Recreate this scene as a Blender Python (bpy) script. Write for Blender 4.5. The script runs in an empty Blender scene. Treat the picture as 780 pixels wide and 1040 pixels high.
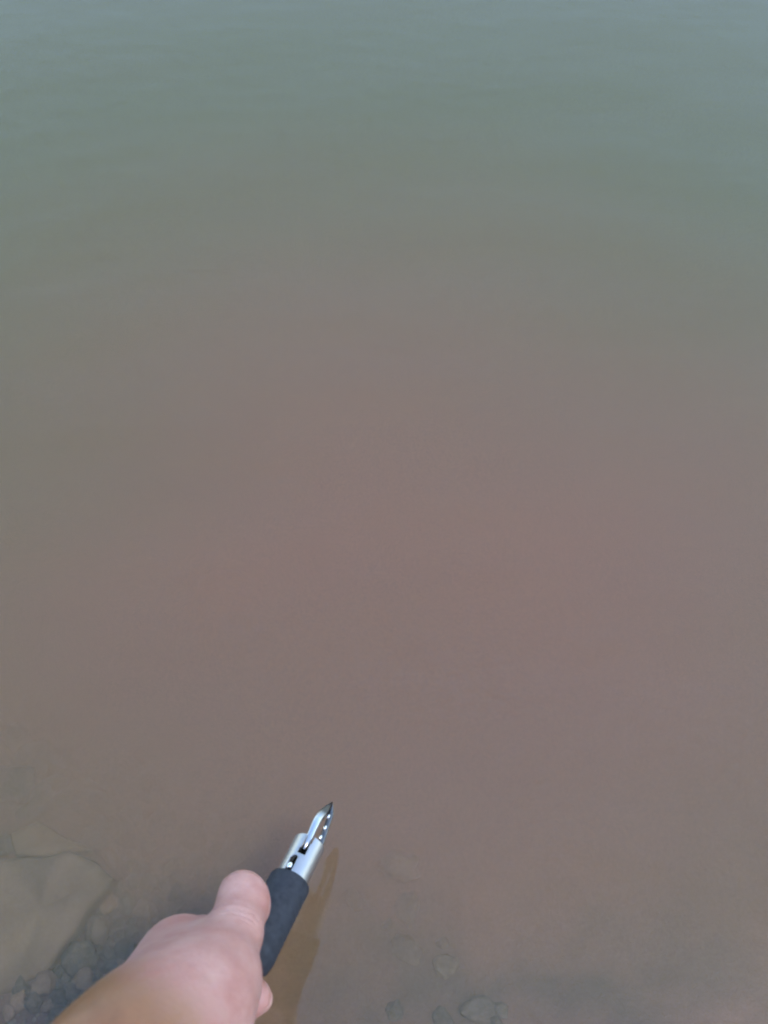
import bpy, bmesh, math, random
import numpy as np
from mathutils import Vector, Matrix, noise

# ------------------------------------------------------------------ camera, sky, sun, exposure
scene = bpy.context.scene
COL = scene.collection
CAM_H, PITCH, VFOV = 0.46, 54.0, 55.0

cam_d = bpy.data.cameras.new("camera")
cam = bpy.data.objects.new("camera", cam_d)
COL.objects.link(cam)
cam.location = (0, 0, CAM_H)
cam.rotation_euler = (math.radians(90 - PITCH), 0, 0)
cam_d.sensor_fit = 'VERTICAL'
cam_d.sensor_height = 24.0
cam_d.lens = 12.0 / math.tan(math.radians(VFOV / 2))
cam_d.clip_start = 0.005
cam_d.clip_end = 3000.0
cam_d.dof.use_dof = True
cam_d.dof.focus_distance = 0.52
cam_d.dof.aperture_fstop = 9.0
scene.camera = cam

SUN_ELEV, SUN_AZ = 66.0, 116.0        # azimuth from +Y, clockwise: to the photographer's right
world = bpy.data.worlds.new("World")
scene.world = world
world.use_nodes = True
wn = world.node_tree
for n in list(wn.nodes):
    wn.nodes.remove(n)
sky = wn.nodes.new("ShaderNodeTexSky")
sky.sky_type = 'NISHITA'
sky.sun_disc = False
sky.sun_elevation = math.radians(SUN_ELEV)
sky.sun_rotation = math.radians(SUN_AZ)
sky.air_density = 1.0
sky.dust_density = 0.35
sky.ozone_density = 2.5
bg = wn.nodes.new("ShaderNodeBackground")
bg.inputs["Strength"].default_value = 0.15
wo = wn.nodes.new("ShaderNodeOutputWorld")
wn.links.new(sky.outputs[0], bg.inputs[0])
wn.links.new(bg.outputs[0], wo.inputs[0])

sun_d = bpy.data.lights.new("sun", 'SUN')
sun_d.energy = 0.6
sun_d.angle = math.radians(14)
sun_d.color = (1.0, 0.93, 0.84)
sun = bpy.data.objects.new("sun", sun_d)
COL.objects.link(sun)
a, e = math.radians(SUN_AZ), math.radians(SUN_ELEV)
to_sun = Vector((math.sin(a) * math.cos(e), math.cos(a) * math.cos(e), math.sin(e)))
sun.rotation_euler = to_sun.to_track_quat('Z', 'Y').to_euler()

vs = scene.view_settings
vs.view_transform = 'Standard'
vs.look = 'None'
vs.gamma = 1.0
vs.use_curve_mapping = False
vs.exposure = 1.74
scene.cycles.volume_bounces = 2
scene.cycles.max_bounces = 6
scene.cycles.use_adaptive_sampling = True
scene.cycles.adaptive_threshold = 0.025
scene.cycles.adaptive_min_samples = 24
scene.cycles.transparent_max_bounces = 12
scene.cycles.use_denoising = True
scene.cycles.filter_width = 1.9

# ------------------------------------------------------------------ helpers
def tag(o, label=None, cat=None, group=None, kind=None):
    for k, v in (("label", label), ("category", cat), ("group", group), ("kind", kind)):
        if v:
            o[k] = v
    return o

def link(name, me, mat=None, parent=None, smooth=True):
    o = bpy.data.objects.new(name, me)
    COL.objects.link(o)
    if mat and not me.materials:
        me.materials.append(mat)
    if smooth:
        me.polygons.foreach_set("use_smooth", [True] * len(me.polygons))
    if parent:
        o.parent = parent
    return o

F = 520.0 / math.tan(math.radians(VFOV / 2))
_p = math.radians(PITCH)

def at(px, py, z):
    """point of the place at height z that was measured at this spot of the 780 x 1040 photograph"""
    dx, dy = (px - 390) / F, (520 - py) / F
    d = Vector((dx, dy * math.sin(_p) + math.cos(_p), dy * math.cos(_p) - math.sin(_p)))
    t = (z - CAM_H) / d.z
    return Vector((0, 0, CAM_H)) + d * t

def at_np(px, py, z):
    return np.array(at(px, py, z))

def new_mat(name):
    m = bpy.data.materials.new(name)
    m.use_nodes = True
    nt = m.node_tree
    for n in list(nt.nodes):
        nt.nodes.remove(n)
    out = nt.nodes.new("ShaderNodeOutputMaterial")
    return m, nt, out

def N(nt, kind, **kw):
    n = nt.nodes.new(kind)
    for k, v in kw.items():
        if k in n.inputs:
            n.inputs[k].default_value = v
        else:
            setattr(n, k, v)
    return n

def ramp(nt, fac, stops):
    r = nt.nodes.new("ShaderNodeValToRGB")
    el = r.color_ramp.elements
    while len(el) < len(stops):
        el.new(0.5)
    for i, (p, c) in enumerate(stops):
        el[i].position = p
        el[i].color = (*c, 1)
    nt.links.new(fac, r.inputs[0])
    return r.outputs[0]

def mixc(nt, fac, a, b, blend='MIX'):
    m = nt.nodes.new("ShaderNodeMix")
    m.data_type = 'RGBA'
    m.blend_type = blend
    for sock, v in ((m.inputs[0], fac), (m.inputs[6], a), (m.inputs[7], b)):
        if hasattr(v, "links"):
            nt.links.new(v, sock)
        elif isinstance(v, (int, float)):
            sock.default_value = v
        else:
            sock.default_value = (*v, 1)
    return m.outputs[2]

def stone_mat(name, c0, c1, scale=60.0, bump=0.3):
    m, nt, out = new_mat(name)
    tc = N(nt, "ShaderNodeTexCoord")
    oi = N(nt, "ShaderNodeObjectInfo")
    n1 = N(nt, "ShaderNodeTexNoise", Scale=scale, Detail=5.0, Roughness=0.65)
    nt.links.new(tc.outputs["Object"], n1.inputs["Vector"])
    n2 = N(nt, "ShaderNodeTexNoise", Scale=scale * 5, Detail=3.0)
    nt.links.new(tc.outputs["Object"], n2.inputs["Vector"])
    c = ramp(nt, n1.outputs[0], [(0.35, c0), (0.68, c1)])
    hv = N(nt, "ShaderNodeHueSaturation", Saturation=1.0)
    mr = N(nt, "ShaderNodeMapRange")
    nt.links.new(oi.outputs["Random"], mr.inputs[0])
    mr.inputs[3].default_value, mr.inputs[4].default_value = 0.75, 1.25
    nt.links.new(mr.outputs[0], hv.inputs["Value"])
    nt.links.new(c, hv.inputs["Color"])
    b = N(nt, "ShaderNodeBsdfPrincipled", Roughness=0.8)
    nt.links.new(hv.outputs[0], b.inputs["Base Color"])
    bp = N(nt, "ShaderNodeBump", Strength=bump, Distance=0.002)
    nt.links.new(n2.outputs[0], bp.inputs["Height"])
    nt.links.new(bp.outputs[0], b.inputs["Normal"])
    nt.links.new(b.outputs[0], out.inputs[0])
    return m

# ------------------------------------------------------------------ lake bed
def bed_z(x, y):
    """height of the silt bed: a shore behind the camera, a shallow shelf, then a slope into deep water"""
    if y < 0.10:
        z = -0.036 + (0.10 - y) * 0.30
    elif y < 0.45:
        z = -0.036 - (y - 0.10) * 0.1557
    else:
        z = -0.0905 - (y - 0.45) * 0.24 - max(0.0, y - 0.60) ** 2 * 0.25
    z = max(z, -3.2)
    z = min(z, 1.6)
    k = min(1.0, max(0.0, (-x - 0.03) / 0.12)) * min(1.0, max(0.0, (0.34 - y) / 0.12)) * min(1.0, max(0.0, (y + 0.05) / 0.1))
    z += 0.006 * k
    z += 0.016 * math.exp(-((x + 0.068) ** 2 + (y - 0.285) ** 2) / 0.045 ** 2)
    z += 0.010 * noise.noise(Vector((x * 5.0, y * 5.0, 3.1)))
    z += 0.004 * noise.noise(Vector((x * 17.0, y * 17.0, 7.7)))
    return z

def spaced(lo, hi, near_lo, near_hi, step):
    v = list(np.arange(near_lo, near_hi + step / 2, step))
    s, p = step, near_hi
    while p < hi:
        s *= 1.35
        p += s
        v.append(min(p, hi))
    s, p = step, near_lo
    while p > lo:
        s *= 1.35
        p -= s
        v.insert(0, max(p, lo))
    return np.array(v)

def grid_mesh(name, xs, ys, zf):
    nx, ny = len(xs), len(ys)
    verts = [(x, y, zf(x, y)) for y in ys for x in xs]
    faces = [(j * nx + i, j * nx + i + 1, (j + 1) * nx + i + 1, (j + 1) * nx + i)
             for j in range(ny - 1) for i in range(nx - 1)]
    me = bpy.data.meshes.new(name)
    me.from_pydata(verts, [], faces)
    return me

def bed_material():
    m, nt, out = new_mat("lake_bed_silt")
    tc = N(nt, "ShaderNodeTexCoord")
    sep = N(nt, "ShaderNodeSeparateXYZ")
    nt.links.new(tc.outputs["Object"], sep.inputs[0])
    big = N(nt, "ShaderNodeTexNoise", Scale=6.0, Detail=4.0, Roughness=0.6)
    nt.links.new(tc.outputs["Object"], big.inputs["Vector"])
    fine = N(nt, "ShaderNodeTexNoise", Scale=90.0, Detail=5.0, Roughness=0.7)
    nt.links.new(tc.outputs["Object"], fine.inputs["Vector"])
    # reddish patch in the greyer bed, coloured in partly for the lens's warm cast
    add = N(nt, "ShaderNodeVectorMath", operation='SUBTRACT')
    nt.links.new(tc.outputs["Object"], add.inputs[0])
    add.inputs[1].default_value = (0.05, 0.50, -0.1)
    scl = N(nt, "ShaderNodeVectorMath", operation='MULTIPLY')
    nt.links.new(add.outputs[0], scl.inputs[0])
    scl.inputs[1].default_value = (2.6, 2.6, 0.0)
    ln = N(nt, "ShaderNodeVectorMath", operation='LENGTH')
    nt.links.new(scl.outputs[0], ln.inputs[0])
    wob = N(nt, "ShaderNodeMath", operation='MULTIPLY_ADD')
    nt.links.new(big.outputs[0], wob.inputs[0])
    wob.inputs[1].default_value = 0.5
    nt.links.new(ln.outputs["Value"], wob.inputs[2])
    warm_cast = ramp(nt, wob.outputs[0], [(0.25, (1, 1, 1)), (1.0, (0, 0, 0))])
    grey = ramp(nt, fine.outputs[0], [(0.3, (0.23, 0.120, 0.085)), (0.7, (0.34, 0.185, 0.135))])
    red = ramp(nt, fine.outputs[0], [(0.3, (0.28, 0.15, 0.08)), (0.7, (0.36, 0.20, 0.11))])
    c = mixc(nt, warm_cast, grey, red)
    dark = ramp(nt, big.outputs[0], [(0.36, (0.62, 0.62, 0.64)), (0.52, (1, 1, 1))])
    c = mixc(nt, 1.0, c, dark, 'MULTIPLY')
    al = N(nt, "ShaderNodeAttribute", attribute_name="algae")
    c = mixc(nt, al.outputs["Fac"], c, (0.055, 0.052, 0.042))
    b = N(nt, "ShaderNodeBsdfPrincipled", Roughness=0.9)
    nt.links.new(c, b.inputs["Base Color"])
    bp = N(nt, "ShaderNodeBump", Strength=0.5, Distance=0.004)
    nt.links.new(fine.outputs[0], bp.inputs["Height"])
    nt.links.new(bp.outputs[0], b.inputs["Normal"])
    nt.links.new(b.outputs[0], out.inputs[0])
    return m

bed_me = grid_mesh("lake_bed", spaced(-400, 400, -0.5, 0.5, 0.006), spaced(-60, 400, 0.0, 0.6, 0.006), bed_z)
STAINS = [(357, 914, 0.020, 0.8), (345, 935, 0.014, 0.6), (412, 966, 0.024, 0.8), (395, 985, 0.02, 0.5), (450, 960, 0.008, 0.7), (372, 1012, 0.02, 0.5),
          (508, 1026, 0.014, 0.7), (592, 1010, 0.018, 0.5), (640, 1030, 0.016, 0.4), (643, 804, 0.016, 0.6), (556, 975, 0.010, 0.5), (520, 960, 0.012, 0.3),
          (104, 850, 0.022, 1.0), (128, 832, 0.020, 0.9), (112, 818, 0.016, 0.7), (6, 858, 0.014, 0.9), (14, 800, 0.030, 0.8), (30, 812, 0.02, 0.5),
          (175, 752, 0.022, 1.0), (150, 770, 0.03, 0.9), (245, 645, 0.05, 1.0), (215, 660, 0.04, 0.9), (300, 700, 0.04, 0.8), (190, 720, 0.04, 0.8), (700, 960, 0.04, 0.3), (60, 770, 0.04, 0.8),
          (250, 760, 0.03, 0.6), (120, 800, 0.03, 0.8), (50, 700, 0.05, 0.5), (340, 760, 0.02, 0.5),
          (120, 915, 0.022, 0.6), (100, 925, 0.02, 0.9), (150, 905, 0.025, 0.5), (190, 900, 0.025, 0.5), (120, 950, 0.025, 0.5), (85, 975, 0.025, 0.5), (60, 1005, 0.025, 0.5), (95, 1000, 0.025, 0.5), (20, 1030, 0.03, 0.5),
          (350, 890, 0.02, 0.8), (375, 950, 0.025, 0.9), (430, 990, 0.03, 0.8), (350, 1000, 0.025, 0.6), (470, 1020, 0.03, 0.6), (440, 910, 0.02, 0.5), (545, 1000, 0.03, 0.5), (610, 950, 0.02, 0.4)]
STAIN_P = []
for sx, sy, sr, sv in STAINS:
    z_ = -0.05
    for _ in range(4):
        p_ = at(sx, sy, z_)
        z_ = bed_z(p_.x, p_.y)
    STAIN_P.append((p_.x, p_.y, sr * 0.75, sv))
vals = []
for v in bed_me.vertices:
    x, y = v.co.x, v.co.y
    f = 0.0
    if abs(x) < 0.8 and -0.1 < y < 1.2:
        wx_ = x + 0.018 * noise.noise(Vector((x * 45, y * 45, 0)))
        wy_ = y + 0.018 * noise.noise(Vector((x * 45, y * 45, 7)))
        for qx, qy, qr, qv in STAIN_P:
            d2 = ((wx_ - qx) ** 2 + (wy_ - qy) ** 2) / (qr * qr)
            if d2 < 9:
                f = max(f, qv * math.exp(-d2))
    vals.append(f)
bed_me.attributes.new("algae", 'FLOAT', 'POINT').data.foreach_set("value", vals)
bed = link("lake_bed", bed_me, bed_material())
tag(bed, "brown silt bed shelving from shore into deep water", kind="structure")

# ------------------------------------------------------------------ water: one closed body with a rippled top
RIPPLES = [(at(430, 600, 0), 0.00020, 0.10, 0.50), (at(337, 850, 0), 0.00010, 0.04, 0.22)]

def water_z(x, y):
    z = 0.0
    for c, amp, wl, reach in RIPPLES:
        r = math.hypot(x - c.x, y - c.y)
        env = math.exp(-((r - reach * 0.75) / (reach * 0.6)) ** 2)
        z += amp * env * math.sin(2 * math.pi * r / wl + 2.5 * noise.noise(Vector((x * 2, y * 2, 9)))) * (0.6 + 1.2 * noise.noise(Vector((x * 3, y * 3, 19))))
    env = math.exp(-((x + 0.38) / 0.30) ** 2 - ((y - 0.62) / 0.22) ** 2)
    z += 0.00016 * env * math.sin(2 * math.pi * (y - 0.38 * x) / 0.042 + 3.0 * noise.noise(Vector((x * 4, y * 4, 33))))
    z += 0.0011 * noise.noise(Vector((x * 3.0 - y * 2.0, y * 8.0 - x * 2.5, 1.3)))
    z += 0.00025 * noise.noise(Vector((x * 8.0 - y * 4, y * 20.0 - x * 7.0, 4.3)))
    return z

def water_material():
    m, nt, out = new_mat("murky_water")
    tc = N(nt, "ShaderNodeTexCoord")
    mp = N(nt, "ShaderNodeMapping")
    mp.inputs["Scale"].default_value = (1.0, 2.2, 1.0)
    nt.links.new(tc.outputs["Object"], mp.inputs[0])
    nz = N(nt, "ShaderNodeTexNoise", Scale=26.0, Detail=2.0, Roughness=0.45)
    nt.links.new(mp.outputs[0], nz.inputs["Vector"])
    bp = N(nt, "ShaderNodeBump", Strength=0.10, Distance=0.004)
    nt.links.new(nz.outputs[0], bp.inputs["Height"])
    fr = N(nt, "ShaderNodeFresnel", IOR=1.45)
    nt.links.new(bp.outputs[0], fr.inputs["Normal"])
    tr = N(nt, "ShaderNodeBsdfTransparent")
    tr.inputs[0].default_value = (1, 1, 1, 1)
    gl = N(nt, "ShaderNodeBsdfGlossy", Roughness=0.03)
    gl.inputs[0].default_value = (1, 1, 1, 1)
    nt.links.new(bp.outputs[0], gl.inputs["Normal"])
    mx = N(nt, "ShaderNodeMixShader")
    nt.links.new(fr.outputs[0], mx.inputs[0])
    nt.links.new(tr.outputs[0], mx.inputs[1])
    nt.links.new(gl.outputs[0], mx.inputs[2])
    # thin diffuse film added for a milky mauve haze and fine grain
    d1 = N(nt, "ShaderNodeTexNoise", Scale=620.0, Detail=3.0, Roughness=0.75)
    nt.links.new(tc.outputs["Object"], d1.inputs["Vector"])
    m2 = N(nt, "ShaderNodeMapping")
    m2.inputs["Rotation"].default_value = (0, 0, math.radians(24))
    m2.inputs["Scale"].default_value = (1.0, 3.5, 1.0)
    nt.links.new(tc.outputs["Object"], m2.inputs[0])
    d2 = N(nt, "ShaderNodeTexNoise", Scale=5.0, Detail=4.0, Roughness=0.6)
    nt.links.new(m2.outputs[0], d2.inputs["Vector"])
    r1 = N(nt, "ShaderNodeMapRange"); nt.links.new(d1.outputs[0], r1.inputs[0])
    r1.inputs[1].default_value, r1.inputs[2].default_value, r1.inputs[3].default_value, r1.inputs[4].default_value = 0.25, 0.75, 0.0, 0.105
    r2 = N(nt, "ShaderNodeMapRange"); nt.links.new(d2.outputs[0], r2.inputs[0])
    r2.inputs[1].default_value, r2.inputs[2].default_value, r2.inputs[3].default_value, r2.inputs[4].default_value = 0.3, 0.7, 0.55, 1.1
    mm = N(nt, "ShaderNodeMath", operation='MULTIPLY')
    nt.links.new(r1.outputs[0], mm.inputs[0]); nt.links.new(r2.outputs[0], mm.inputs[1])
    film = N(nt, "ShaderNodeBsdfDiffuse")
    film.inputs[0].default_value = (0.25, 0.205, 0.215, 1)
    mf = N(nt, "ShaderNodeMixShader")
    nt.links.new(mm.outputs[0], mf.inputs[0])
    nt.links.new(mx.outputs[0], mf.inputs[1])
    nt.links.new(film.outputs[0], mf.inputs[2])
    nt.links.new(mf.outputs[0], out.inputs["Surface"])
    vol = N(nt, "ShaderNodeVolumePrincipled", Density=13.0, Anisotropy=0.0)
    vol.inputs["Color"].default_value = (0.57, 0.60, 0.285, 1)
    nt.links.new(vol.outputs[0], out.inputs["Volume"])
    return m

wx, wy = spaced(-380, 380, -0.75, 0.75, 0.012), spaced(-2.0, 380, 0.05, 1.7, 0.010)
water_me = grid_mesh("water", wx, wy, water_z)
bm = bmesh.new()
bm.from_mesh(water_me)
edge = [e_ for e_ in bm.edges if e_.is_boundary]
ret = bmesh.ops.extrude_edge_only(bm, edges=edge)
low = [v for v in ret["geom"] if isinstance(v, bmesh.types.BMVert)]
for v in low:
    v.co.z = -4.0
bmesh.ops.holes_fill(bm, edges=[e_ for e_ in bm.edges if e_.is_boundary], sides=0)
bmesh.ops.recalc_face_normals(bm, faces=bm.faces)
bm.to_mesh(water_me)
bm.free()
water = link("water", water_me, water_material())
tag(water, "murky brown green lake water with faint ripples", kind="structure")

# silt volumes added to carry the lens's reddish centre cast as well as murk
def silt_tint_cloud(rx, ry, thick, loc, density, colour, label):
    m, nt, out = new_mat("silt_tint")
    vol = N(nt, "ShaderNodeVolumePrincipled", Density=density, Anisotropy=0.0)
    vol.inputs["Color"].default_value = (*colour, 1)
    nt.links.new(vol.outputs[0], out.inputs["Volume"])
    R_, S_ = 26, 72
    verts, faces = [], []
    for top in (1, -1):
        for i in range(1, R_ + 1):
            r = i / R_
            for k in range(S_):
                t = 2 * math.pi * k / S_
                q = 1 + 0.30 * noise.noise(Vector((math.cos(t) * 1.2, math.sin(t) * 1.2, 2.0))) + 0.10 * r * noise.noise(Vector((math.cos(t) * 3.2, math.sin(t) * 3.2, 6.0)))
                h = thick * (1 - r * r) ** 2.4 * (1 + 0.22 * noise.noise(Vector((r * math.cos(t) * 3.0 - r * math.sin(t), r * math.sin(t) * 4.0, 5.0))))
                verts.append((rx * q * r * math.cos(t), ry * q * r * math.sin(t), top * h))
    n_ = R_ * S_
    verts += [(0, 0, thick), (0, 0, -thick)]
    for k in range(S_):
        k2 = (k + 1) % S_
        faces += [(2 * n_, k, k2), (2 * n_ + 1, n_ + k2, n_ + k)]
        for i in range(R_ - 1):
            a_, b_ = i * S_ + k, i * S_ + k2
            faces += [(a_, a_ + S_, b_ + S_, b_), (n_ + b_, n_ + b_ + S_, n_ + a_ + S_, n_ + a_)]
    me = bpy.data.meshes.new("silt_tint_cloud")
    me.from_pydata(verts, [], faces)
    bm = bmesh.new(); bm.from_mesh(me)
    bmesh.ops.remove_doubles(bm, verts=bm.verts, dist=1e-5)
    bmesh.ops.recalc_face_normals(bm, faces=bm.faces)
    bm.to_mesh(me); bm.free()
    o = link("silt_tint_cloud", me, m)
    o.location = loc
    tag(o, label, "silt cloud", kind="stuff")
silt_tint_cloud(0.74, 0.56, 0.044, (0.03, 0.29, -0.057), 38.0, (0.996, 0.62, 0.505), "cloud of stirred reddish brown silt hanging in the shallow water")
silt_tint_cloud(0.40, 0.30, 0.030, (0.02, 0.31, -0.042), 30.0, (0.995, 0.61, 0.41), "denser orange brown core of silt in the middle of the water")

# ------------------------------------------------------------------ stones on the bed
def blob_mesh(name, seed, sub=2, rough=0.22, flat=0.6, facet=0.0):
    bm = bmesh.new()
    bmesh.ops.create_icosphere(bm, subdivisions=sub, radius=1.0)
    rnd = random.Random(seed)
    off = Vector((rnd.uniform(-50, 50), rnd.uniform(-50, 50), rnd.uniform(-50, 50)))
    ax = rnd.uniform(0.75, 1.0)
    for v in bm.verts:
        d = 1 + rough * noise.noise(v.co * 1.3 + off) * 1.6 + rough * 0.4 * noise.noise(v.co * 3.2 + off)
        v.co *= d
        v.co.y *= ax
        v.co.z *= flat
    me = bpy.data.meshes.new(name)
    bm.to_mesh(me)
    bm.free()
    return me

ROCK_TAN = stone_mat("tan_rock", (0.215, 0.138, 0.082), (0.33, 0.222, 0.138), 25.0)
ROCK_GREY = stone_mat("grey_rock", (0.085, 0.066, 0.046), (0.21, 0.16, 0.105), 1.2)
ROCK_PINK = stone_mat("pink_rock", (0.22, 0.14, 0.088), (0.33, 0.22, 0.14), 1.2)
ROCK_DARK = stone_mat("dark_rock", (0.080, 0.058, 0.042), (0.165, 0.122, 0.09), 1.2)

def slab(name, outline, z_top, thick, mat, label, seed=1, tilt=0.0):
    """an angular flat rock: a closed slab with chipped, rounded edges and an uneven top"""
    pts = [at(px, py, z_top) for px, py in outline]
    c = sum(pts, Vector()) / len(pts)
    # subdivide the outline so that it can be roughened
    rim = []
    n = len(pts)
    for i in range(n):
        p, q = pts[i], pts[(i + 1) % n]
        for k in range(8):
            w = p.lerp(q, k / 8.0)
            out_d = (w - c).normalized()
            w = w + out_d * 0.003 * noise.noise(w * 60 + Vector((seed, 0, 0)))
            rim.append(w - c)
    rings = [(0.0, 0.0), (0.35, 0.0), (0.65, 0.0), (0.88, -0.0004), (0.96, -0.0012), (0.99, -0.003), (0.99, -thick * 0.6), (0.95, -thick)]
    verts, faces = [(0, 0, 0)], []
    m_ = len(rim)
    for s, dz in rings[1:]:
        for w in rim:
            q = Vector((w.x * s, w.y * s, dz))
            q.z += 0.0050 * noise.noise(Vector((q.x * 32, q.y * 32, seed))) + 0.0022 * noise.noise(Vector((q.x * 90, q.y * 90, seed))) + tilt * q.x
            verts.append(q)
    for i in range(m_):
        faces.append((0, 1 + i, 1 + (i + 1) % m_))
    for r in range(len(rings) - 2):
        for i in range(m_):
            a0, b0 = 1 + r * m_ + i, 1 + r * m_ + (i + 1) % m_
            faces.append((a0, a0 + m_, b0 + m_, b0))
    faces.append(tuple(1 + (len(rings) - 2) * m_ + i for i in range(m_))[::-1])
    me = bpy.data.meshes.new(name)
    me.from_pydata(verts, [], faces)
    bm = bmesh.new()
    bm.from_mesh(me)
    bmesh.ops.recalc_face_normals(bm, faces=bm.faces)
    bm.to_mesh(me)
    bm.free()
    o = link(name, me, mat)
    o.location = c
    tag(o, label, "rock")
    return o

slab("flat_rock", [(-90, 872), (20, 868), (68, 862), (96, 876), (117, 889), (104, 906), (86, 925), (70, 950), (46, 985), (5, 1010), (-80, 1030)],
     -0.023, 0.016, ROCK_TAN, "large flat tan rock with pointed corner under water at left edge", 3)
slab("flat_rock", [(12, 846), (38, 836), (60, 846), (92, 862), (60, 870), (14, 869)],
     -0.033, 0.018, ROCK_TAN, "smaller wedge of tan rock just behind the large flat rock", 8)

PEB = [blob_mesh("pebble", 100 + i, 3, 0.34, 0.62) for i in range(8)]
PEB_BY_MAT = {}
def stone(name, px, py, size_px, mat, label, cat="stone", group=None, sink=0.35, stretch=1.0, seed=0, flat=1.0):
    rnd = random.Random(seed * 7 + int(px * 13 + py))
    z = -0.05
    for _ in range(4):
        p = at(px, py, z)
        z = bed_z(p.x, p.y)
    dist = (p - cam.location).length
    r = size_px / 2 / F * dist
    key = (mat.name, rnd.randrange(len(PEB)))
    if key not in PEB_BY_MAT:
        me = PEB[key[1]].copy()
        me.materials.append(mat)
        me.polygons.foreach_set("use_smooth", [True] * len(me.polygons))
        PEB_BY_MAT[key] = me
    o = bpy.data.objects.new(name, PEB_BY_MAT[key])
    COL.objects.link(o)
    o.location = (p.x, p.y, z + r * 0.62 * flat * (1 - 2 * sink))
    o.scale = (r * stretch, r, r * flat)
    o.rotation_euler = (rnd.uniform(-0.25, 0.25), rnd.uniform(-0.25, 0.25), rnd.uniform(0, 6.28))
    tag(o, label, cat, group)
    return o

stone("pebble", 102, 946, 26, ROCK_PINK, "largest rounded pinkish brown pebble beside the flat rock's slanting edge", "pebble", sink=0.05)
stone("pebble", 148, 927, 20, ROCK_PINK, "pale pinkish pebble just above the back of the hand", "pebble", sink=0.05)
stone("pebble", 66, 962, 18, ROCK_PINK, "pale tan pebble touching the flat rock's lower corner", "pebble", sink=0.05)
stone("pebble", 84, 975, 30, ROCK_GREY, "broad grey pebble below the rounded pinkish pebble", "pebble", sink=0.15)
stone("pebble", 86, 996, 18, ROCK_PINK, "small tan pebble low down beside the forearm", "pebble", sink=0.05)
stone("pebble", 45, 1000, 22, ROCK_PINK, "reddish pebble below the flat rock near the bottom left corner", "pebble", sink=0.05)
stone("stone", 408, 884, 36, ROCK_PINK, "pale pinkish stone on the bed right of the gripper jaws", sink=0.05)
ROCK_RED = stone_mat("reddish_rock", (0.30, 0.150, 0.105), (0.42, 0.22, 0.16), 1.2)
stone("stone", 232, 622, 62, ROCK_RED, "large pale rounded stone faint in the deeper water", sink=0.1, stretch=1.1, flat=1.1)
stone("stone", 246, 650, 44, ROCK_DARK, "dark stone below the large pale stone in deeper water", sink=0.3, stretch=1.7)
stone("stone", 360, 916, 18, ROCK_DARK, "dark stone in the stain right of the tool's reflection", sink=0.4, stretch=1.3)
stone("stone", 414, 966, 24, ROCK_DARK, "dark stone in the broad stain near the bottom centre", sink=0.45, stretch=1.3)
stone("stone", 100, 850, 28, ROCK_DARK, "dark stone at the tip of the two tan rocks", sink=0.4, stretch=1.3)
stone("stone", 130, 834, 22, ROCK_DARK, "dark stone just beyond the tip of the tan rocks", sink=0.45, stretch=1.4)
stone("stone", 4, 858, 20, ROCK_DARK, "dark stone at the left edge beside the tan wedge", sink=0.4)
stone("stone", 12, 800, 38, ROCK_DARK, "dark stone at the left edge above the tan rocks", sink=0.45, stretch=1.5)
stone("stone", 508, 1026, 16, ROCK_DARK, "small dark stone at the bottom edge right of centre", sink=0.5)
stone("stone", 450, 958, 11, ROCK_DARK, "tiny dark stone right of the broad dark stain", sink=0.4)

rnd = random.Random(11)
placed = [(102, 946, 13), (148, 927, 10), (66, 962, 9), (84, 975, 15), (86, 996, 9), (45, 1000, 11), (100, 850, 12), (130, 834, 10)]
ARM_EDGE = [(30, 1050), (118, 992), (140, 965), (165, 940), (205, 925), (222, 905), (226, 880)]
ROCK_EDGE = [(104, 868), (119, 889), (72, 950), (48, 985), (5, 1012), (-30, 1030)]
def edge_at(poly, v, axis):
    pts = sorted((p[axis], p[1 - axis]) for p in poly)
    if v <= pts[0][0]:
        return pts[0][1]
    for (v0, w0), (v1, w1) in zip(pts, pts[1:]):
        if v0 <= v <= v1:
            return w0 + (w1 - w0) * (v - v0) / max(1e-6, v1 - v0)
    return pts[-1][1]
def in_pocket(px, py, m):
    """between the flat rock's slanting edge and the arm"""
    return px > edge_at(ROCK_EDGE, py, 1) + m and py < edge_at(ARM_EDGE, px, 0) + 2 and px < 222
tries, spots = 0, []
while len(spots) < 46 and tries < 6000:
    tries += 1
    px, py = rnd.uniform(2, 222), rnd.uniform(866, 1036)
    s_ = rnd.choice([11, 12, 14, 16, 18, 20])
    if not in_pocket(px, py, s_ * 0.3) or (py < 895 and rnd.random() < 0.6):
        continue
    if any(math.hypot(px - q[0], py - q[1]) < (s_ / 2 + q[2]) * 0.80 for q in placed):
        continue
    placed.append((px, py, s_ / 2))
    spots.append((px, py, s_, rnd.choice([ROCK_GREY, ROCK_GREY, ROCK_GREY, ROCK_PINK, ROCK_DARK])))
MARKS = [("the thumb tip", 232, 892), ("the pale pebble above the hand", 148, 927), ("the flat rock's pointed corner", 118, 889),
         ("the large rounded pinkish pebble", 102, 946), ("the edge of the forearm", 92, 1012), ("the bottom left corner", 8, 1036)]
ORD = ["nearest", "second nearest", "third nearest", "fourth nearest", "fifth nearest", "sixth nearest", "seventh nearest", "eighth nearest",
       "ninth nearest", "tenth nearest", "eleventh nearest", "twelfth nearest"]
WORD = {ROCK_GREY.name: "grey brown", ROCK_PINK.name: "tan", ROCK_DARK.name: "dark"}
ranked = {}
for px, py, s_, m_ in spots:
    mk = min(MARKS, key=lambda q: math.hypot(px - q[1], py - q[2]))
    ranked.setdefault((mk[0], m_.name), []).append((math.hypot(px - mk[1], py - mk[2]), px, py, s_, m_))
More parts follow.
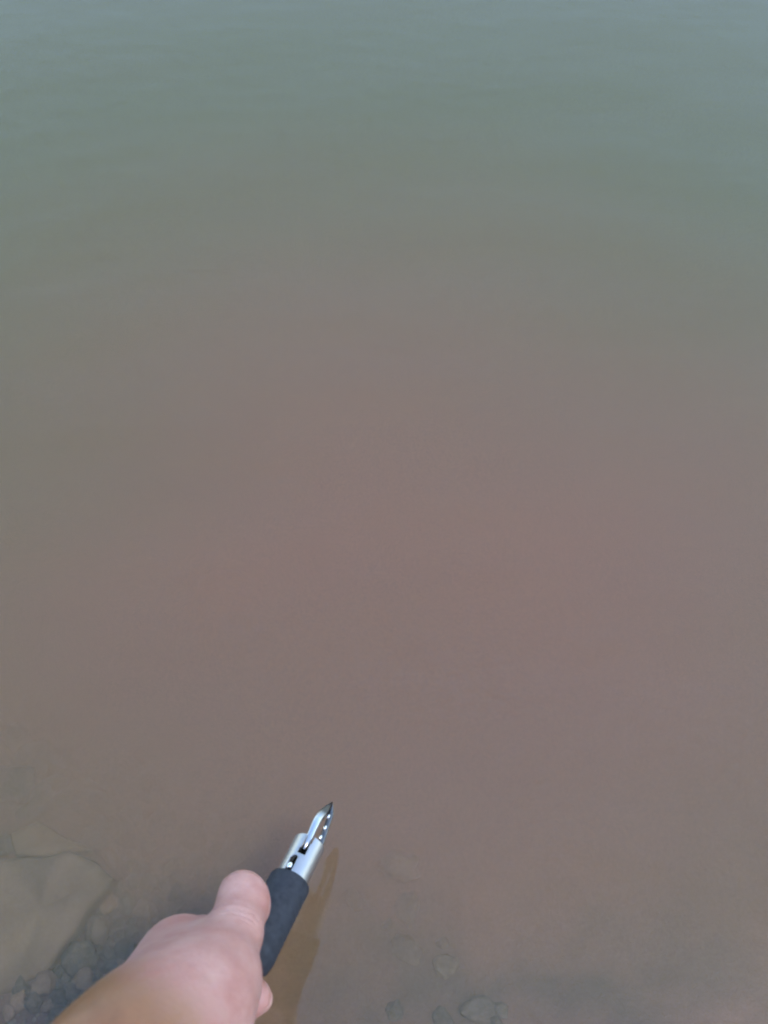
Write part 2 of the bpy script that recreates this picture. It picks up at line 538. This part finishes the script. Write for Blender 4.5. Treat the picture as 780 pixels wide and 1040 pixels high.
for (mk, _), lst in ranked.items():
    for i, (d_, px, py, s_, m_) in enumerate(sorted(lst, key=lambda q: q[0])):
        stone("pebble", px, py, s_, m_, "%s pebble, %s of its colour to %s" % (WORD[m_.name], ORD[min(i, 11)], mk), "pebble",
              "pebbles between the flat rock and the arm", sink=rnd.uniform(0.05, 0.3), stretch=rnd.uniform(0.9, 1.25), seed=int(px * 3 + py))

# rubble right of the tool's reflection and up the slope above the hand
def strew(n, x0, x1, y0, y1, marks, group, sizes, keep):
    got, t_ = [], 0
    while len(got) < n and t_ < 3000:
        t_ += 1
        px, py = rnd.uniform(x0, x1), rnd.uniform(y0, y1)
        s_ = rnd.choice(sizes)
        if not keep(px, py) or any(math.hypot(px - q[0], py - q[1]) < (s_ / 2 + q[2]) * 0.9 for q in placed):
            continue
        placed.append((px, py, s_ / 2))
        got.append((px, py, s_, rnd.choice([ROCK_DARK, ROCK_DARK, ROCK_GREY])))
    rk = {}
    for px, py, s_, m_ in got:
        mk = min(marks, key=lambda q: math.hypot(px - q[1], py - q[2]))
        rk.setdefault((mk[0], m_.name), []).append((math.hypot(px - mk[1], py - mk[2]), px, py, s_, m_))
    for (mk, _), lst in rk.items():
        for i, (d_, px, py, s_, m_) in enumerate(sorted(lst, key=lambda q: q[0])):
            stone("stone", px, py, s_, m_, "murky %s stone, %s of its colour to %s" % (WORD[m_.name], ORD[min(i, 11)], mk), "stone",
                  group, sink=rnd.uniform(0.36, 0.48), stretch=rnd.uniform(0.9, 1.6), seed=int(px * 5 + py))
placed += [(360, 916, 9), (414, 966, 12), (408, 884, 18), (450, 958, 6), (508, 1026, 8)]
strew(7, 338, 520, 880, 1045, [("the tool's reflection", 335, 960), ("the pale pinkish stone", 408, 884), ("the bottom edge at centre", 430, 1036)],
      "rubble right of the tool's reflection", [11, 14, 17, 22], lambda px, py: px < 360 + (py - 870) * 1.0)
strew(22, 20, 290, 745, 880, [("the two tan rocks", 100, 850), ("the thumb tip", 240, 880), ("the left edge", 10, 790)],
      "rubble up the slope above the hand", [18, 24, 30, 38], lambda px, py: py > 745 + px * 0.25 and not (px < 110 and py > 832))

# grit too fine to tell apart, lying between the pebbles and thinly over the near bed
gv, gf = [], []
for _ in range(1500):
    if rnd.random() < 0.6:
        px, py = rnd.uniform(-10, 235), rnd.uniform(860, 1050)
        if px < edge_at(ROCK_EDGE, py, 1):
            continue
    else:
        px, py = rnd.uniform(-20, 235), rnd.uniform(820, 1050)
        if px < edge_at(ROCK_EDGE, py, 1):
            continue
    z = -0.05
    for _k in range(3):
        p = at(px, py, z)
        z = bed_z(p.x, p.y)
    r = rnd.uniform(0.0008, 0.0022)
    b0 = len(gv)
    rot = rnd.uniform(0, 6.28)
    for k in range(5):
        t = rot + k * 1.2566
        gv.append((p.x + r * math.cos(t) * rnd.uniform(0.7, 1.2), p.y + r * math.sin(t) * rnd.uniform(0.7, 1.2), z - r * 0.3))
    for k in range(5):
        t = rot + 0.4 + k * 1.2566
        gv.append((p.x + r * 0.6 * math.cos(t), p.y + r * 0.6 * math.sin(t), z + r * rnd.uniform(0.4, 0.8)))
    for k in range(5):
        k2 = (k + 1) % 5
        gf += [(b0 + k, b0 + k2, b0 + 5 + k), (b0 + k2, b0 + 5 + k2, b0 + 5 + k)]
    gf.append(tuple(b0 + 5 + k for k in range(5)))
gme = bpy.data.meshes.new("grit")
gme.from_pydata(gv, [], gf)
grit = link("grit", gme, stone_mat("grit", (0.10, 0.085, 0.06), (0.30, 0.22, 0.15), 180.0), smooth=False)
tag(grit, "fine brown grit scattered over the near lake bed", "grit", kind="stuff")

# ------------------------------------------------------------------ the hand and forearm: one continuous surface
def cone(P, a, b, r1, r2):
    ab = b - a
    t = np.clip(((P - a) @ ab) / (ab @ ab), 0, 1)
    return np.linalg.norm(P - a - t[..., None] * ab, axis=-1) - (r1 + t * (r2 - r1))

def smin(a, b, k):
    h = np.clip(0.5 + 0.5 * (b - a) / k, 0, 1)
    return b + (a - b) * h - k * h * (1 - h)

def surface_nets(sdf, lo, hi, step):
    n = np.ceil((hi - lo) / step).astype(int) + 1
    ax = [lo[i] + step * np.arange(n[i]) for i in range(3)]
    V = np.empty(n, dtype=np.float32)
    for i, x in enumerate(ax[0]):
        Y, Z = np.meshgrid(ax[1], ax[2], indexing='ij')
        V[i] = sdf(np.stack([np.full_like(Y, x), Y, Z], -1))
    S = V < 0
    c = np.zeros(n - 1, dtype=int)
    for dx in (0, 1):
        for dy in (0, 1):
            for dz in (0, 1):
                c += S[dx:n[0] - 1 + dx, dy:n[1] - 1 + dy, dz:n[2] - 1 + dz]
    act = (c > 0) & (c < 8)
    idx = -np.ones(act.shape, dtype=int)
    cells = np.argwhere(act)
    idx[act] = np.arange(len(cells))
    acc = np.zeros((len(cells), 3))
    w = np.zeros(len(cells))
    corners = [(i, j, k) for i in (0, 1) for j in (0, 1) for k in (0, 1)]
    for a_ in corners:
        for d in range(3):
            if a_[d] == 1:
                continue
            b_ = list(a_)
            b_[d] = 1
            ia, ib = cells + np.array(a_), cells + np.array(b_)
            va, vb = V[ia[:, 0], ia[:, 1], ia[:, 2]], V[ib[:, 0], ib[:, 1], ib[:, 2]]
            cr = (va < 0) != (vb < 0)
            t = np.where(cr, va / np.where(cr, va - vb, 1), 0)
            pos = np.array(a_, float)[None, :].repeat(len(cells), 0)
            pos[:, d] += t
            acc[cr] += pos[cr]
            w[cr] += 1
    verts = lo + step * (cells + acc / w[:, None])
    faces = []
    for d in range(3):
        o1, o2 = (d + 1) % 3, (d + 2) % 3
        sl_a = [slice(None)] * 3
        sl_b = [slice(None)] * 3
        sl_a[d], sl_b[d] = slice(0, n[d] - 1), slice(1, n[d])
        A, B = S[tuple(sl_a)], S[tuple(sl_b)]
        e_ = np.argwhere(A != B)
        e_ = e_[(e_[:, o1] > 0) & (e_[:, o2] > 0) & (e_[:, o1] < n[o1] - 1) & (e_[:, o2] < n[o2] - 1)]
        if not len(e_):
            continue
        inside = A[e_[:, 0], e_[:, 1], e_[:, 2]]
        q = []
        for s1, s2 in ((1, 1), (0, 1), (0, 0), (1, 0)):
            f_ = e_.copy()
            f_[:, o1] -= s1
            f_[:, o2] -= s2
            q.append(idx[f_[:, 0], f_[:, 1], f_[:, 2]])
        q = np.stack(q, 1)
        q[~inside] = q[~inside][:, ::-1]
        faces.append(q)
    return verts, np.concatenate(faces)

H = {
    "wrist": at_np(133, 1101, 0.125),
    "cmc": at_np(178, 1046, 0.115), "mcp": at_np(220, 996, 0.098), "ip": at_np(239, 948, 0.083), "tip": at_np(246, 910, 0.072),
    "i0": at_np(185, 972, 0.068), "m0": at_np(173, 994, 0.060), "r0": at_np(166, 1016, 0.052), "p0": at_np(162, 1040, 0.048),
}
FING = {
    "i": [(206, 955, 0.043), (238, 976, 0.032), (244, 988, 0.039)],
    "m": [(200, 986, 0.034), (240, 1006, 0.030), (257, 1013, 0.040)],
    "r": [(190, 1014, 0.030), (228, 1038, 0.028), (240, 1050, 0.038)],
    "p": [(182, 1040, 0.032), (212, 1060, 0.032), (222, 1070, 0.040)],
}
TOP = np.array([-0.10, -0.30, 0.95]) / np.linalg.norm([-0.10, -0.30, 0.95])
PAD = at_np(257, 922, 0.072)      # thumb pad squeezed against the grip
RAD = {"i": (.0105, .0090, .0080, .0068), "m": (.0108, .0092, .0084, .0077), "r": (.0102, .0088, .0078, .0066), "p": (.0090, .0078, .0068, .0058)}
ELBOW = H["wrist"] + np.array([-0.145, -0.165, 0.115])
UPPER = ELBOW + np.array([0.02, -0.10, 0.16])
fdir = (ELBOW - H["wrist"]) / np.linalg.norm(ELBOW - H["wrist"])
side = np.cross(fdir, np.array([0.35, -0.45, 0.82])); side /= np.linalg.norm(side)
J = {k: [H[k + "0"]] + [at_np(*q) for q in FING[k]] for k in "imrp"}

def hand_sdf(P):
    w = H["wrist"]
    q = w + fdir * 0.11
    d = cone(P, w + side * 0.010, q + side * 0.012, 0.0160, 0.0255)
    d = smin(d, cone(P, w - side * 0.010, q - side * 0.012, 0.0156, 0.0250), 0.02)
    d = smin(d, cone(P, q + side * 0.010, ELBOW, 0.0290, 0.036), 0.02)
    d = smin(d, cone(P, q - side * 0.010, ELBOW, 0.0285, 0.036), 0.02)
    d = smin(d, cone(P, ELBOW, UPPER, 0.036, 0.043), 0.03)
    for k, r0, r1 in (("i", .0158, .0116), ("m", .0156, .0118), ("r", .0150, .0110), ("p", .0145, .0105)):
        base = w + side * {"i": 0.010, "m": 0.004, "r": -0.004, "p": -0.010}[k]
        d = smin(d, cone(P, base, H[k + "0"], r0, r1), 0.014)
    # web and thumb
    d = smin(d, cone(P, H["cmc"], H["mcp"], 0.0200, 0.0138), 0.016)
    d = smin(d, cone(P, (H["cmc"] + H["mcp"]) / 2, H["i0"], 0.016, 0.011), 0.014)
    t = cone(P, H["mcp"], H["ip"], 0.0118, 0.0096)
    t = smin(t, cone(P, H["ip"], H["tip"], 0.0092, 0.0098), 0.005)
    t = smin(t, np.linalg.norm(P - PAD, axis=-1) - 0.0062, 0.006)
    d = smin(d, t, 0.008)
    # tendon of the thumb, knuckle of the index finger
    d = smin(d, cone(P, H["cmc"] + TOP * 0.0185, H["ip"] + TOP * 0.0072, 0.0028, 0.0024), 0.006)
    d = smin(d, np.linalg.norm(P - H["i0"] - TOP * 0.007, axis=-1) - 0.0068, 0.006)
    f = None
    for k in "imrp":
        g = None
        for s in range(3):
            c_ = cone(P, J[k][s], J[k][s + 1], RAD[k][s], RAD[k][s + 1])
            g = c_ if g is None else smin(g, c_, 0.004)
        f = g if f is None else smin(f, g, 0.0012)
    d = smin(d, f, 0.006)
    return d

allp = np.array([H[k] for k in H] + [q for k in J for q in J[k]] + [ELBOW, UPPER])
lo, hi = allp.min(0) - 0.055, allp.max(0) + 0.055
hv_, hf_ = surface_nets(hand_sdf, lo, hi, 0.0024)
print("HAND", len(hv_), {k: [round(float(np.linalg.norm(J[k][i] - J[k][i + 1])), 3) for i in range(3)] for k in J},
      [round(float(np.linalg.norm(H[a_] - H[b_])), 3) for a_, b_ in (("wrist", "cmc"), ("cmc", "mcp"), ("mcp", "ip"), ("ip", "tip"), ("wrist", "i0"), ("wrist", "p0"), ("i0", "p0"))])
hand_me = bpy.data.meshes.new("person")
hand_me.from_pydata(hv_.tolist(), [], hf_.tolist())
att = hand_me.attributes.new("along_arm", 'FLOAT', 'POINT')
att.data.foreach_set("value", ((hv_ - H["wrist"]) @ fdir).astype(np.float32))

ta = (H["tip"] - H["mcp"]) / np.linalg.norm(H["tip"] - H["mcp"])
near_thumb = np.linalg.norm(hv_ - H["ip"], axis=1)
tu = np.where(near_thumb < 0.03, (hv_ - H["ip"]) @ ta, 1.0)
hand_me.attributes.new("thumb_along", 'FLOAT', 'POINT').data.foreach_set("value", tu.astype(np.float32))

def skin_material():
    m, nt, out = new_mat("skin")
    tc = N(nt, "ShaderNodeTexCoord")
    at_ = N(nt, "ShaderNodeAttribute", attribute_name="along_arm")
    blot = N(nt, "ShaderNodeTexNoise", Scale=70.0, Detail=5.0, Roughness=0.68)
    nt.links.new(tc.outputs["Object"], blot.inputs["Vector"])
    fine = N(nt, "ShaderNodeTexNoise", Scale=700.0, Detail=3.0, Roughness=0.6)
    nt.links.new(tc.outputs["Object"], fine.inputs["Vector"])
    pink = ramp(nt, blot.outputs[0], [(0.32, (0.37, 0.162, 0.122)), (0.68, (0.47, 0.262, 0.205))])
    tan = ramp(nt, blot.outputs[0], [(0.32, (0.185, 0.078, 0.027)), (0.68, (0.25, 0.112, 0.042))])
    wob = N(nt, "ShaderNodeMath", operation='MULTIPLY_ADD')
    nt.links.new(blot.outputs[0], wob.inputs[0])
    wob.inputs[1].default_value = 0.03
    nt.links.new(at_.outputs["Fac"], wob.inputs[2])
    mr = N(nt, "ShaderNodeMapRange", interpolation_type='SMOOTHSTEP')
    mr.inputs[1].default_value, mr.inputs[2].default_value = -0.016, 0.014
    nt.links.new(wob.outputs[0], mr.inputs[0])
    c = mixc(nt, mr.outputs[0], pink, tan)
    b = N(nt, "ShaderNodeBsdfPrincipled", Roughness=0.42)
    nt.links.new(c, b.inputs["Base Color"])
    b.inputs["Subsurface Weight"].default_value = 0.25
    b.inputs["Subsurface Radius"].default_value = (0.008, 0.003, 0.0015)
    b.inputs["Subsurface Scale"].default_value = 0.5
    mid_ = N(nt, "ShaderNodeTexNoise", Scale=170.0, Detail=4.0, Roughness=0.6)
    nt.links.new(tc.outputs["Object"], mid_.inputs["Vector"])
    b0 = N(nt, "ShaderNodeBump", Strength=0.35, Distance=0.0012)
    nt.links.new(mid_.outputs[0], b0.inputs["Height"])
    # creases across the thumb joint
    th = N(nt, "ShaderNodeAttribute", attribute_name="thumb_along")
    ma = N(nt, "ShaderNodeMath", operation='MULTIPLY_ADD')
    nt.links.new(blot.outputs[0], ma.inputs[0]); ma.inputs[1].default_value = 0.008
    nt.links.new(th.outputs["Fac"], ma.inputs[2])
    fr_ = N(nt, "ShaderNodeMath", operation='MULTIPLY'); nt.links.new(ma.outputs[0], fr_.inputs[0]); fr_.inputs[1].default_value = 2200.0
    sn = N(nt, "ShaderNodeMath", operation='SINE'); nt.links.new(fr_.outputs[0], sn.inputs[0])
    ab = N(nt, "ShaderNodeMath", operation='ABSOLUTE'); nt.links.new(th.outputs["Fac"], ab.inputs[0])
    mk = N(nt, "ShaderNodeMapRange", interpolation_type='SMOOTHSTEP'); nt.links.new(ab.outputs[0], mk.inputs[0])
    mk.inputs[1].default_value, mk.inputs[2].default_value, mk.inputs[3].default_value, mk.inputs[4].default_value = 0.002, 0.008, 1.0, 0.0
    cm = N(nt, "ShaderNodeMath", operation='MULTIPLY'); nt.links.new(sn.outputs[0], cm.inputs[0]); nt.links.new(mk.outputs[0], cm.inputs[1])
    b1 = N(nt, "ShaderNodeBump", Strength=0.2, Distance=0.0004)
    nt.links.new(cm.outputs[0], b1.inputs["Height"]); nt.links.new(b0.outputs[0], b1.inputs["Normal"])
    bp = N(nt, "ShaderNodeBump", Strength=0.3, Distance=0.0006)
    nt.links.new(fine.outputs[0], bp.inputs["Height"])
    nt.links.new(b1.outputs[0], bp.inputs["Normal"])
    nt.links.new(bp.outputs[0], b.inputs["Normal"])
    nt.links.new(b.outputs[0], out.inputs[0])
    return m

person = link("person", hand_me, skin_material())
sm = person.modifiers.new("smooth", 'SMOOTH')
sm.iterations = 3
ss = person.modifiers.new("subsurf", 'SUBSURF')
ss.levels = ss.render_levels = 1
tag(person, "bare left hand and tanned forearm, thumb along the dark grip of a gripper tool", "person")

def nail_material():
    m, nt, out = new_mat("fingernail")
    tc = N(nt, "ShaderNodeTexCoord")
    nz = N(nt, "ShaderNodeTexNoise", Scale=3.0, Detail=2.0)
    nt.links.new(tc.outputs["Object"], nz.inputs["Vector"])
    c = ramp(nt, nz.outputs[0], [(0.3, (0.37, 0.19, 0.14)), (0.7, (0.42, 0.23, 0.17))])
    b = N(nt, "ShaderNodeBsdfPrincipled", Roughness=0.3)
    nt.links.new(c, b.inputs["Base Color"])
    nt.links.new(b.outputs[0], out.inputs[0])
    return m

NAIL = nail_material()
nail_me = blob_mesh("fingernail", 2, 3, 0.0, 0.17)
nail_me.materials.append(NAIL)
def add_nail(tip, prev, dorsal, r):
    d = Vector(tip - prev).normalized()
    u = Vector(dorsal) - d * Vector(dorsal).dot(d)
    u.normalize()
    x = d.cross(u)
    o = link("fingernail", nail_me, NAIL, person)
    m4 = Matrix((x * r * 0.55, d * r * 0.75, u * r)).transposed().to_4x4()
    m4.translation = Vector(tip) + u * r * 0.78 + d * r * 0.0
    o.matrix_world = m4
for k in "imrp":
    cen = sum(J[k]) / 4
    add_nail(J[k][3], J[k][2], (J[k][3] + J[k][2]) / 2 - cen, RAD[k][3])
add_nail(H["tip"], H["ip"], np.array([-0.70, 0.25, -0.75]), 0.0098)

# ------------------------------------------------------------------ the gripper tool
T_TIP, T_REAR = at(336, 814, 0.032), at(250, 984, 0.056)
axis = (T_TIP - T_REAR)
TL = axis.length
axis.normalize()
mid = (T_TIP + T_REAR) / 2
toward = (cam.location - mid).normalized()
up_t = (toward - axis * toward.dot(axis)).normalized()
right_t = axis.cross(up_t).normalized()
tool = bpy.data.objects.new("gripper_tool", None)
COL.objects.link(tool)
M = Matrix((right_t, axis, up_t)).transposed().to_4x4()   # local x: right, y: along, z: upper side
M.translation = T_REAR
tool.matrix_world = M
tool.empty_display_size = 0.02
tag(tool, "small gripper tool with dark rubber grip, slotted silver sleeve and pointed steel jaws", "tool")


def metal(name, col, rough, metallic=1.0, scr=0.15):
    m, nt, out = new_mat(name)
    tc = N(nt, "ShaderNodeTexCoord")
    mp = N(nt, "ShaderNodeMapping")
    mp.inputs["Scale"].default_value = (1.0, 0.15, 1.0)
    nt.links.new(tc.outputs["Object"], mp.inputs[0])
    nz = N(nt, "ShaderNodeTexNoise", Scale=900.0, Detail=3.0)
    nt.links.new(mp.outputs[0], nz.inputs["Vector"])
    b = N(nt, "ShaderNodeBsdfPrincipled", Metallic=metallic)
    b.inputs["Base Color"].default_value = (*col, 1)
    mr = N(nt, "ShaderNodeMapRange")
    nt.links.new(nz.outputs[0], mr.inputs[0])
    mr.inputs[3].default_value, mr.inputs[4].default_value = rough - scr / 2, rough + scr / 2
    nt.links.new(mr.outputs[0], b.inputs["Roughness"])
    nt.links.new(b.outputs[0], out.inputs[0])
    return m

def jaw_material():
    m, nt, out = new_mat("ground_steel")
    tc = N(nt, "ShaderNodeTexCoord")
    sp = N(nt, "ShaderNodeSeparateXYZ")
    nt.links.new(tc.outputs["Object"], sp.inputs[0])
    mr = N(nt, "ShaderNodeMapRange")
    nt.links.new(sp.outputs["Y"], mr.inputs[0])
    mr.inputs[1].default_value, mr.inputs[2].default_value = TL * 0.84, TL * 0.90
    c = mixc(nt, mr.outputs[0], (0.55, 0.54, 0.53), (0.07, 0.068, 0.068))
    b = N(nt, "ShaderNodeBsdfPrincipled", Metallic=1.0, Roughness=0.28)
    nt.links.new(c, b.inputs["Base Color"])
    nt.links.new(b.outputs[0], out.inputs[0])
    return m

SILVER = metal("satin_silver", (0.46, 0.435, 0.405), 0.40)
DARK_STEEL = metal("tarnished_steel", (0.14, 0.13, 0.125), 0.32)
PIN = metal("bright_pin", (0.88, 0.88, 0.86), 0.12)

def rubber_material():
    m, nt, out = new_mat("dark_rubber")
    tc = N(nt, "ShaderNodeTexCoord")
    nz = N(nt, "ShaderNodeTexNoise", Scale=350.0, Detail=4.0)
    nt.links.new(tc.outputs["Object"], nz.inputs["Vector"])
    c = ramp(nt, nz.outputs[0], [(0.3, (0.015, 0.017, 0.020)), (0.7, (0.030, 0.033, 0.038))])
    b = N(nt, "ShaderNodeBsdfPrincipled", Roughness=0.7)
    b.inputs["Specular IOR Level"].default_value = 0.3
    nt.links.new(c, b.inputs["Base Color"])
    bp = N(nt, "ShaderNodeBump", Strength=0.3, Distance=0.0005)
    nt.links.new(nz.outputs[0], bp.inputs["Height"])
    nt.links.new(bp.outputs[0], b.inputs["Normal"])
    nt.links.new(b.outputs[0], out.inputs[0])
    return m
RUBBER = rubber_material()

def lathe(name, prof, mat, seg=40, parent=None):
    """profile of (distance along y, radius), closed at both ends"""
    verts, faces = [], []
    for y, r in prof:
        for k in range(seg):
            t = 2 * math.pi * k / seg
            verts.append((r * math.cos(t), y, r * math.sin(t)))
    for j in range(len(prof) - 1):
        for k in range(seg):
            a_, b_ = j * seg + k, j * seg + (k + 1) % seg
            faces.append((a_, a_ + seg, b_ + seg, b_))
    faces.append(tuple(range(seg)))
    faces.append(tuple((len(prof) - 1) * seg + k for k in range(seg))[::-1])
    me = bpy.data.meshes.new(name)
    me.from_pydata(verts, [], faces)
    return link(name, me, mat, parent)

# stations along the axis (fractions measured between the butt and the tip)
Y_GRIP, Y_SLEEVE = TL * 0.485, TL * 0.715
RG, RS = 0.0088, 0.0069
prof = [(0.0, RG * 0.45), (0.0004, RG * 0.72), (0.0022, RG * 0.93), (0.006, RG)]
k_ = 9
for i in range(k_):
    y0 = 0.009 + (Y_GRIP - 0.014) * i / k_
    prof += [(y0, RG), (y0 + 0.0012, RG * 0.975), (y0 + 0.0024, RG)]
prof += [(Y_GRIP - 0.0012, RG), (Y_GRIP - 0.0003, RG * 0.96), (Y_GRIP, RG * 0.90), (Y_GRIP, RS * 0.8)]
lathe("grip", prof, RUBBER, parent=tool)

# slotted sleeve: a tube with two slots cut out of its wall and a notched mouth
def sleeve():
    SEG, ROWS = 96, 60
    ys = np.linspace(Y_GRIP - 0.002, Y_SLEEVE, ROWS)
    L = Y_SLEEVE - Y_GRIP
    def cut(t, y):
        # t: angle from the upper side, positive to the right, in metres along the wall
        s = t * RS
        u = (y - Y_GRIP) / L
        # rear rounded slot
        c0, c1, hw = 0.02, 0.34, 0.0016
        s0 = -0.0032
        yy = min(max(y, Y_GRIP + c0 * L), Y_GRIP + c1 * L)
        if math.hypot(s - s0, y - yy) < hw:
            return True
        # front slot, open at the mouth
        s1 = -0.0014 + 0.0012 * (u - 0.5)
        if u > 0.50 and abs(s - s1) < 0.0017:
            return True
        # lower side mouth notch
        if u > 0.70 and abs(abs(t) - math.pi) * RS < 0.0022:
            return True
        return False
    verts, faces = [], []
    for y in ys:
        for k in range(SEG):
            t = 2 * math.pi * k / SEG
            verts.append((RS * math.sin(t), y, RS * math.cos(t)))
    for j in range(ROWS - 1):
        for k in range(SEG):
            t = 2 * math.pi * (k + 0.5) / SEG
            t = t - 2 * math.pi if t > math.pi else t
            if cut(t, (ys[j] + ys[j + 1]) / 2):
                continue
            a_, b_ = j * SEG + k, j * SEG + (k + 1) % SEG
            faces.append((a_, b_, b_ + SEG, a_ + SEG))
    me = bpy.data.meshes.new("sleeve")
    me.from_pydata(verts, [], faces)
    o = link("sleeve", me, SILVER, tool)
    s = o.modifiers.new("wall", 'SOLIDIFY')
    s.thickness = 0.0011
    s.offset = -1
    b = o.modifiers.new("edge", 'BEVEL')
    b.width = 0.0002
    b.segments = 2
    b.limit_method = 'ANGLE'
    b.angle_limit = math.radians(50)
    return o
sl = sleeve()

def bar(name, pts, mat, parent, tip=True):
    """flat curved bar: pts of (x, y, z, half width, half thickness)"""
    verts, faces = [], []
    S = 12
    for i, (x, y, z, w, h) in enumerate(pts):
        a0 = pts[max(i - 1, 0)]
        a1 = pts[min(i + 1, len(pts) - 1)]
        d = Vector((a1[0] - a0[0], a1[1] - a0[1], a1[2] - a0[2])).normalized()
        r = d.cross(Vector((0, 0, 1))).normalized()
        u = r.cross(d)
        for k in range(S):
            t = 2 * math.pi * k / S
            cx, cy = math.cos(t), math.sin(t)
            cx = math.copysign(abs(cx) ** 0.5, cx)
            cy = math.copysign(abs(cy) ** 0.5, cy)
            verts.append(Vector((x, y, z)) + r * (w * cx) + u * (h * cy))
    for i in range(len(pts) - 1):
        for k in range(S):
            a_, b_ = i * S + k, i * S + (k + 1) % S
            faces.append((a_, b_, b_ + S, a_ + S))
    faces.append(tuple(range(S))[::-1])
    faces.append(tuple((len(pts) - 1) * S + k for k in range(S)))
    me = bpy.data.meshes.new(name)
    me.from_pydata(verts, [], faces)
    bm = bmesh.new(); bm.from_mesh(me)
    bmesh.ops.recalc_face_normals(bm, faces=bm.faces)
    bm.to_mesh(me); bm.free()
    return link(name, me, mat, parent)

def curve(ctrl, n=22):
    out_ = []
    for i in range(n):
        t = i / (n - 1) * (len(ctrl) - 1)
        k = min(int(t), len(ctrl) - 2)
        f = t - k
        p0, p1, p2, p3 = ctrl[max(k - 1, 0)], ctrl[k], ctrl[k + 1], ctrl[min(k + 2, len(ctrl) - 1)]
        out_.append(tuple(0.5 * ((2 * p1[c]) + (-p0[c] + p2[c]) * f + (2 * p0[c] - 5 * p1[c] + 4 * p2[c] - p3[c]) * f * f
                                 + (-p0[c] + 3 * p1[c] - 3 * p2[c] + p3[c]) * f ** 3) for c in range(5)))
    return out_

JL = TL - Y_SLEEVE
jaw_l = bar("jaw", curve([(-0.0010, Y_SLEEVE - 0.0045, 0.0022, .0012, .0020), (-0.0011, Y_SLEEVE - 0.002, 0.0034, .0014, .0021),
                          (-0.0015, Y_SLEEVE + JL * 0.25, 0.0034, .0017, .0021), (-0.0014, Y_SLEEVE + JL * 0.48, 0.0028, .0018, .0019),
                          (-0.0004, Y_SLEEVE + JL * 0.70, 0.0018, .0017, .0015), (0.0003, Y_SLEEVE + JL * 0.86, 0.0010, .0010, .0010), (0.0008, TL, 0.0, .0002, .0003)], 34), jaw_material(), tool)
jaw_r = bar("jaw", curve([(0.0040, Y_SLEEVE - 0.010, -0.0005, .0013, .0020), (0.0044, Y_SLEEVE - 0.002, -0.0005, .0014, .0020),
                          (0.0039, Y_SLEEVE + JL * 0.25, -0.0006, .0014, .0018), (0.0033, Y_SLEEVE + JL * 0.48, -0.0006, .0013, .0016),
                          (0.0027, Y_SLEEVE + JL * 0.70, -0.0004, .0013, .0012), (0.0018, Y_SLEEVE + JL * 0.86, -0.0003, .0009, .0009), (0.0010, TL * 0.995, -0.0002, .0002, .0003)], 34), DARK_STEEL, tool)
# gripping teeth on the inner face of the right jaw
for yf, xo in ((0.20, 0.0030), (0.42, 0.0029), (0.66, 0.0020)):
    tm = blob_mesh("tooth", 5, 2, 0.05, 0.8)
    t_ = link("tooth", tm, PIN, jaw_r)
    t_.location = (xo, Y_SLEEVE + JL * yf, 0.0010)
    t_.scale = (0.0008, 0.0013, 0.0012)
# the sliding pin seen in the rear slot, and the dark rod inside the sleeve
pin_me = blob_mesh("slide_pin", 9, 3, 0.02, 0.9)
pn = link("slide_pin", pin_me, PIN, tool)
pn.location = (-0.0031, Y_GRIP + 0.0030, 0.0052)
pn.scale = (0.0012, 0.0017, 0.0014)
lathe("inner_rod", [(Y_GRIP - 0.001, 0.0028), (Y_SLEEVE - 0.004, 0.0028)], metal("dark_rod", (0.05, 0.05, 0.055), 0.5), 24, tool)
